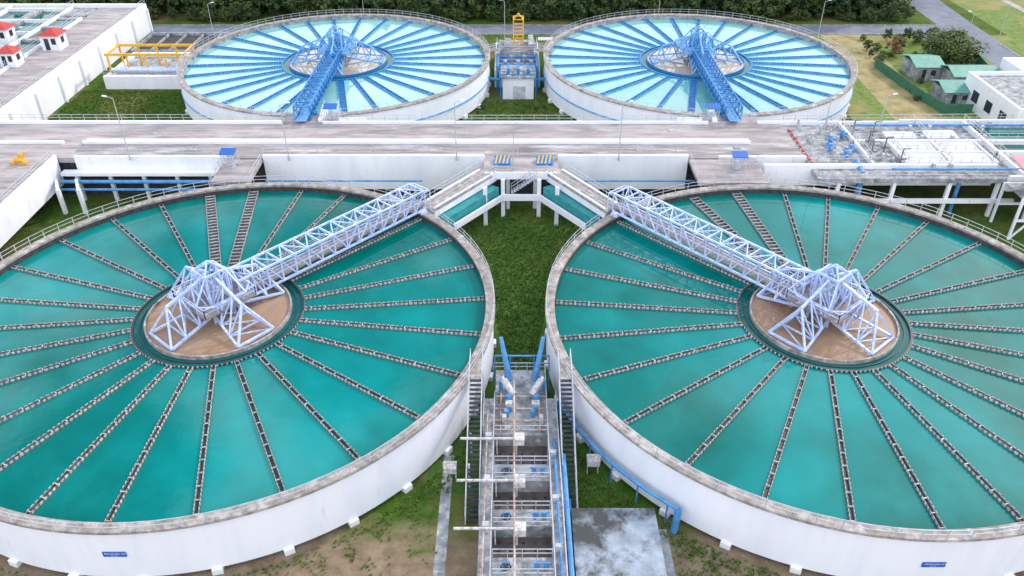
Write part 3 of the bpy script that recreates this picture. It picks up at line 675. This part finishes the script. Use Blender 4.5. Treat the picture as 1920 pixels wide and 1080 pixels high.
b.rail((69,98.5,6.35),(84,98.5,6.35),1.5); b.obj('frame',WHITE,P)
b=B(); b.box(69,84.5,98.6,103.4,6.2,6.34); b.obj('floor',CONC2,P)
b=B(); b.hexa([(69,97.8,9.4),(85,97.8,9.4),(85,104.2,10),(69,104.2,10),(69,97.8,9.5),(85,97.8,9.5),(85,104.2,10.1),(69,104.2,10.1)]); b.obj('roof',PINKR,P)
b=B(); b.box(71.5,84,100.2,103.3,6.34,9.0); b.obj('room',WHITE,P)
P=empty('flat_roof_building',(95,145,0)); b=B(); b.box(86,130,132,151,0,5); b.box(96.5,130,152.2,159,0,5.8); b.obj('walls',WHITE,P)
b=B(); b.box(86,86.5,132,151,5,5.8); b.box(86.5,130,132,132.5,5,5.8); b.box(86.5,130,150.5,151,5,5.8); b.obj('parapet',WHITE,P)
b=B(); b.box(86.5,130,132.5,150.5,5,5.1); b.obj('roof',CONC2,P)
b=B()
for x in range(88,128,5): b.box(x,x+2.4,131.93,132,1.6,3.6)
for y in(135,140,145): b.box(85.93,86,y,y+2.2,1.6,3.6)
b.obj('windows',GLASSD,P)
b=B(); b.box(78,86,126,131,3.4,3.9); b.obj('side_canopy',CONC2,P)
b=B(); [b.cyl((x,128,0),(x,128,3.4),.2) for x in(79,85)]; [b.cyl((76+1.2*k,125,.8),(76+1.2*k,130,.8),.4,n=12) for k in range(5)]; b.obj('pipe_stack',GREYR,P)
def shed(x,y,w,d,h):
    P=empty('green_roof_shed',(x,y,0)); b=B(); b.box(x-w/2,x+w/2,y-d/2,y+d/2,0,h); b.obj('walls',CONC2,P)
    b=B(); e=.6
    for sg in(-1,1):
        b.hexa([(x-w/2-e,y,h+1.0),(x+w/2+e,y,h+1.0),(x+w/2+e,y+sg*(d/2+e),h-.05),(x-w/2-e,y+sg*(d/2+e),h-.05),(x-w/2-e,y,h+1.12),(x+w/2+e,y,h+1.12),(x+w/2+e,y+sg*(d/2+e),h+.07),(x-w/2-e,y+sg*(d/2+e),h+.07)])
    b.obj('roof',GREENR,P)
    b=B(); b.box(x-w*.25,x-w*.1,y-d/2-.04,y-d/2,.1,h*.8); b.box(x+w*.1,x+w*.3,y-d/2-.04,y-d/2,h*.4,h*.75); b.obj('door_and_window',GLASSD,P)
shed(84,165,5,7,3); shed(91,159,8.5,6,3.0); shed(84.5,151.5,5.5,6,2.6)
P=empty('green_fence'); b=B()
pts=[(76.5,170),(78.5,150),(80,144),(85,144)]
for i in range(3): b.bar((*pts[i],1),(*pts[i+1],1),.08,2)
b.bar((97.5,162,1),(100,176,1),.08,2); b.obj('sheet_panels',GREENF,P)

# ---------------------------------------------------------------- trees
def tree_mesh(name,h,r,nclump,nleaf,seed,mat,ls=.5):
    rn=random.Random(seed); t=B(); 
    t.cyl((0,0,0),(.1,0,h*.45),.22,.14,n=7); 
    cl=[]
    for k in range(nclump):
        a=rn.uniform(0,6.283); u=rn.random()**.5; zz=rn.uniform(-.9,1)
        rr_=r*u*math.sqrt(max(.05,1-.8*zz*zz)); cl.append(Vector((rr_*math.cos(a),rr_*math.sin(a),h*.56+zz*h*.42+rn.uniform(-.3,.3))))
    for c in cl[:7]: t.cyl((.1,0,h*.4),c,.1,.03,n=5)
    l=B()
    for c in cl:
        cr=rn.uniform(.5,1.0)*r*.33
        for j in range(nleaf):
            d=Vector((rn.gauss(0,1),rn.gauss(0,1),rn.gauss(0,.8))).normalized()*cr*rn.uniform(.5,1)
            p=c+d; u=Vector((rn.gauss(0,1),rn.gauss(0,1),rn.gauss(0,.5))).normalized(); v=u.cross(d.normalized()+Vector((.01,.02,.6))).normalized(); s=ls*rn.uniform(.6,1.2)
            l.quad(p-u*s*.5-v*s*.3,p+u*s*.5-v*s*.3,p+u*s*.5+v*s*.3,p-u*s*.5+v*s*.3)
    me=bpy.data.meshes.new(name); off=len(t.v)
    me.from_pydata(t.v+l.v,[],t.f+[tuple(i+off for i in f) for f in l.f]); me.materials.append(BARK); me.materials.append(mat)
    nt_=len(t.f)
    me.polygons.foreach_set('material_index',[0]*nt_+[1]*len(l.f)); me.update(); return me
TM=[tree_mesh('tree_mesh_%d'%i,h,r,42,36,i+3,m,.6) for i,(h,r,m) in enumerate(((8,3.6,LEAF),(10,4.2,LEAF),(7,4,LEAF2),(9,3.4,LEAF),(6,3.8,LEAF2)))]
P=empty('tree_line',(0,220,0))
rn=random.Random(5)
def put(me,x,y,s,parent,zs=1):
    o=bpy.data.objects.new('tree',me); COL.objects.link(o); o.location=(x,y,0); o.rotation_euler=(0,0,rn.uniform(0,6.28)); o.scale=(s*rn.uniform(.9,1.15),s*rn.uniform(.9,1.15),zs*s*rn.uniform(.85,1.15))
    o.parent=parent; o.matrix_parent_inverse=Matrix.Translation(-Vector(parent.location)); return o
for row in range(8):
    y=206.5+row*5; x=-155 
    while x<(97 if row<2 else 101+row):
        put(rn.choice(TM),x+rn.uniform(-1.5,1.5),y+rn.uniform(-1.8,1.8)+(2.5 if x<-60 else 0),rn.uniform(.75,1.3),P); x+=rn.uniform(3.4,5.4)
for k in range(90): put(rn.choice(TM[2:]),rn.uniform(-92,97),203.6+rn.uniform(-.8,1.5),rn.uniform(.25,.5),P)
P2=empty('shrubs',(95,170,0))
for k in range(26): put(rn.choice(TM[2:]),rn.uniform(78,100),rn.uniform(172,190),rn.uniform(.15,.4),P2)
for k in range(12): put(TM[4],rn.uniform(64,72),rn.uniform(129,136),rn.uniform(.15,.4),P2)
for k in range(8): put(TM[4],rn.uniform(77,84),rn.uniform(144,172),rn.uniform(.12,.25),P2)
for k in range(6): put(TM[4],rn.uniform(-9,8),rn.uniform(144,150),rn.uniform(.08,.16),P2)
big=tree_mesh('broad_tree_mesh',8,6.5,120,50,77,LEAF2,.5)
P3=empty('broad_tree',(94,174,0)); put(big,94,174,.95,P3,.78)
dry=tree_mesh('dry_bush_mesh',4,1.6,26,30,31,LEAFO,.35)
P4=empty('dry_bush',(83,177,0)); put(dry,83,177,1,P4); put(dry,85,180,.8,P4)

# ---------------------------------------------------------------- light, sky, camera
AZ=48; EL=34
W=bpy.data.worlds.new('World'); S.world=W; W.use_nodes=True; nt=W.node_tree; bg=nt.nodes['Background']
sk=N(nt,'ShaderNodeTexSky'); sk.sky_type='NISHITA'; sk.sun_disc=False; sk.sun_elevation=rad(EL); sk.sun_rotation=rad(AZ); sk.dust_density=2.0; sk.air_density=1.0
tc=N(nt,'ShaderNodeTexCoord'); mp=N(nt,'ShaderNodeMapping'); mp.inputs['Scale'].default_value=(1,1,1.4); mp.inputs['Location'].default_value=(.35,.1,0)
no=N(nt,'ShaderNodeTexNoise'); no.inputs['Scale'].default_value=4.2; no.inputs['Detail'].default_value=7; no.inputs['Roughness'].default_value=.5
nt.links.new(tc.outputs['Generated'],mp.inputs[0]); nt.links.new(mp.outputs[0],no.inputs['Vector'])
f=ramp(nt,no.outputs['Fac'],[(.47,(0,0,0)),(.60,(1,1,1))])
sp=N(nt,'ShaderNodeSeparateXYZ'); nt.links.new(tc.outputs['Generated'],sp.inputs[0])
# bright cloud added behind to light the walls, cloud thinned ahead for reflections, hazy bright horizon, brighter towards the sun side
mr=N(nt,'ShaderNodeMapRange'); mr.inputs[1].default_value=.2; mr.inputs[2].default_value=-.2; nt.links.new(sp.outputs['Y'],mr.inputs[0])
f=mixc(nt,mr.outputs[0],f,(1.,1.,1.))
hz=ramp(nt,sp.outputs['Z'],[(.30,(.95,.95,.95)),(.46,(0,0,0))])
f=mixc(nt,hz,f,(1.,1.,1.))
mx=N(nt,'ShaderNodeMapRange'); mx.inputs[1].default_value=.25; mx.inputs[2].default_value=.75; mx.inputs[4].default_value=.9; nt.links.new(sp.outputs['X'],mx.inputs[0])
f=mixc(nt,mx.outputs[0],f,(1.,1.,1.))
col=mixc(nt,f,sk.outputs[0],(11.6,12.1,13.0))
nt.links.new(col,bg.inputs['Color']); bg.inputs['Strength'].default_value=.15
L=bpy.data.lights.new('sun','SUN'); L.energy=2.5; L.angle=rad(3.0); L.color=(1,.89,.74)
lo=bpy.data.objects.new('sun',L); COL.objects.link(lo)
d=Vector((math.sin(rad(AZ))*math.cos(rad(EL)),math.cos(rad(AZ))*math.cos(rad(EL)),math.sin(rad(EL))))
lo.rotation_euler=d.to_track_quat('Z','Y').to_euler(); lo.location=(0,100,150)
cam=bpy.data.cameras.new('camera'); cam.lens=28.6; cam.sensor_width=36; cam.clip_end=3000; cam.clip_start=.5
co=bpy.data.objects.new('camera',cam); COL.objects.link(co); co.location=(-.8,0,58.9); co.rotation_euler=(rad(90-34.3),0,0)
S.camera=co
S.view_settings.view_transform='Standard'; S.view_settings.look='None'; S.view_settings.exposure=0
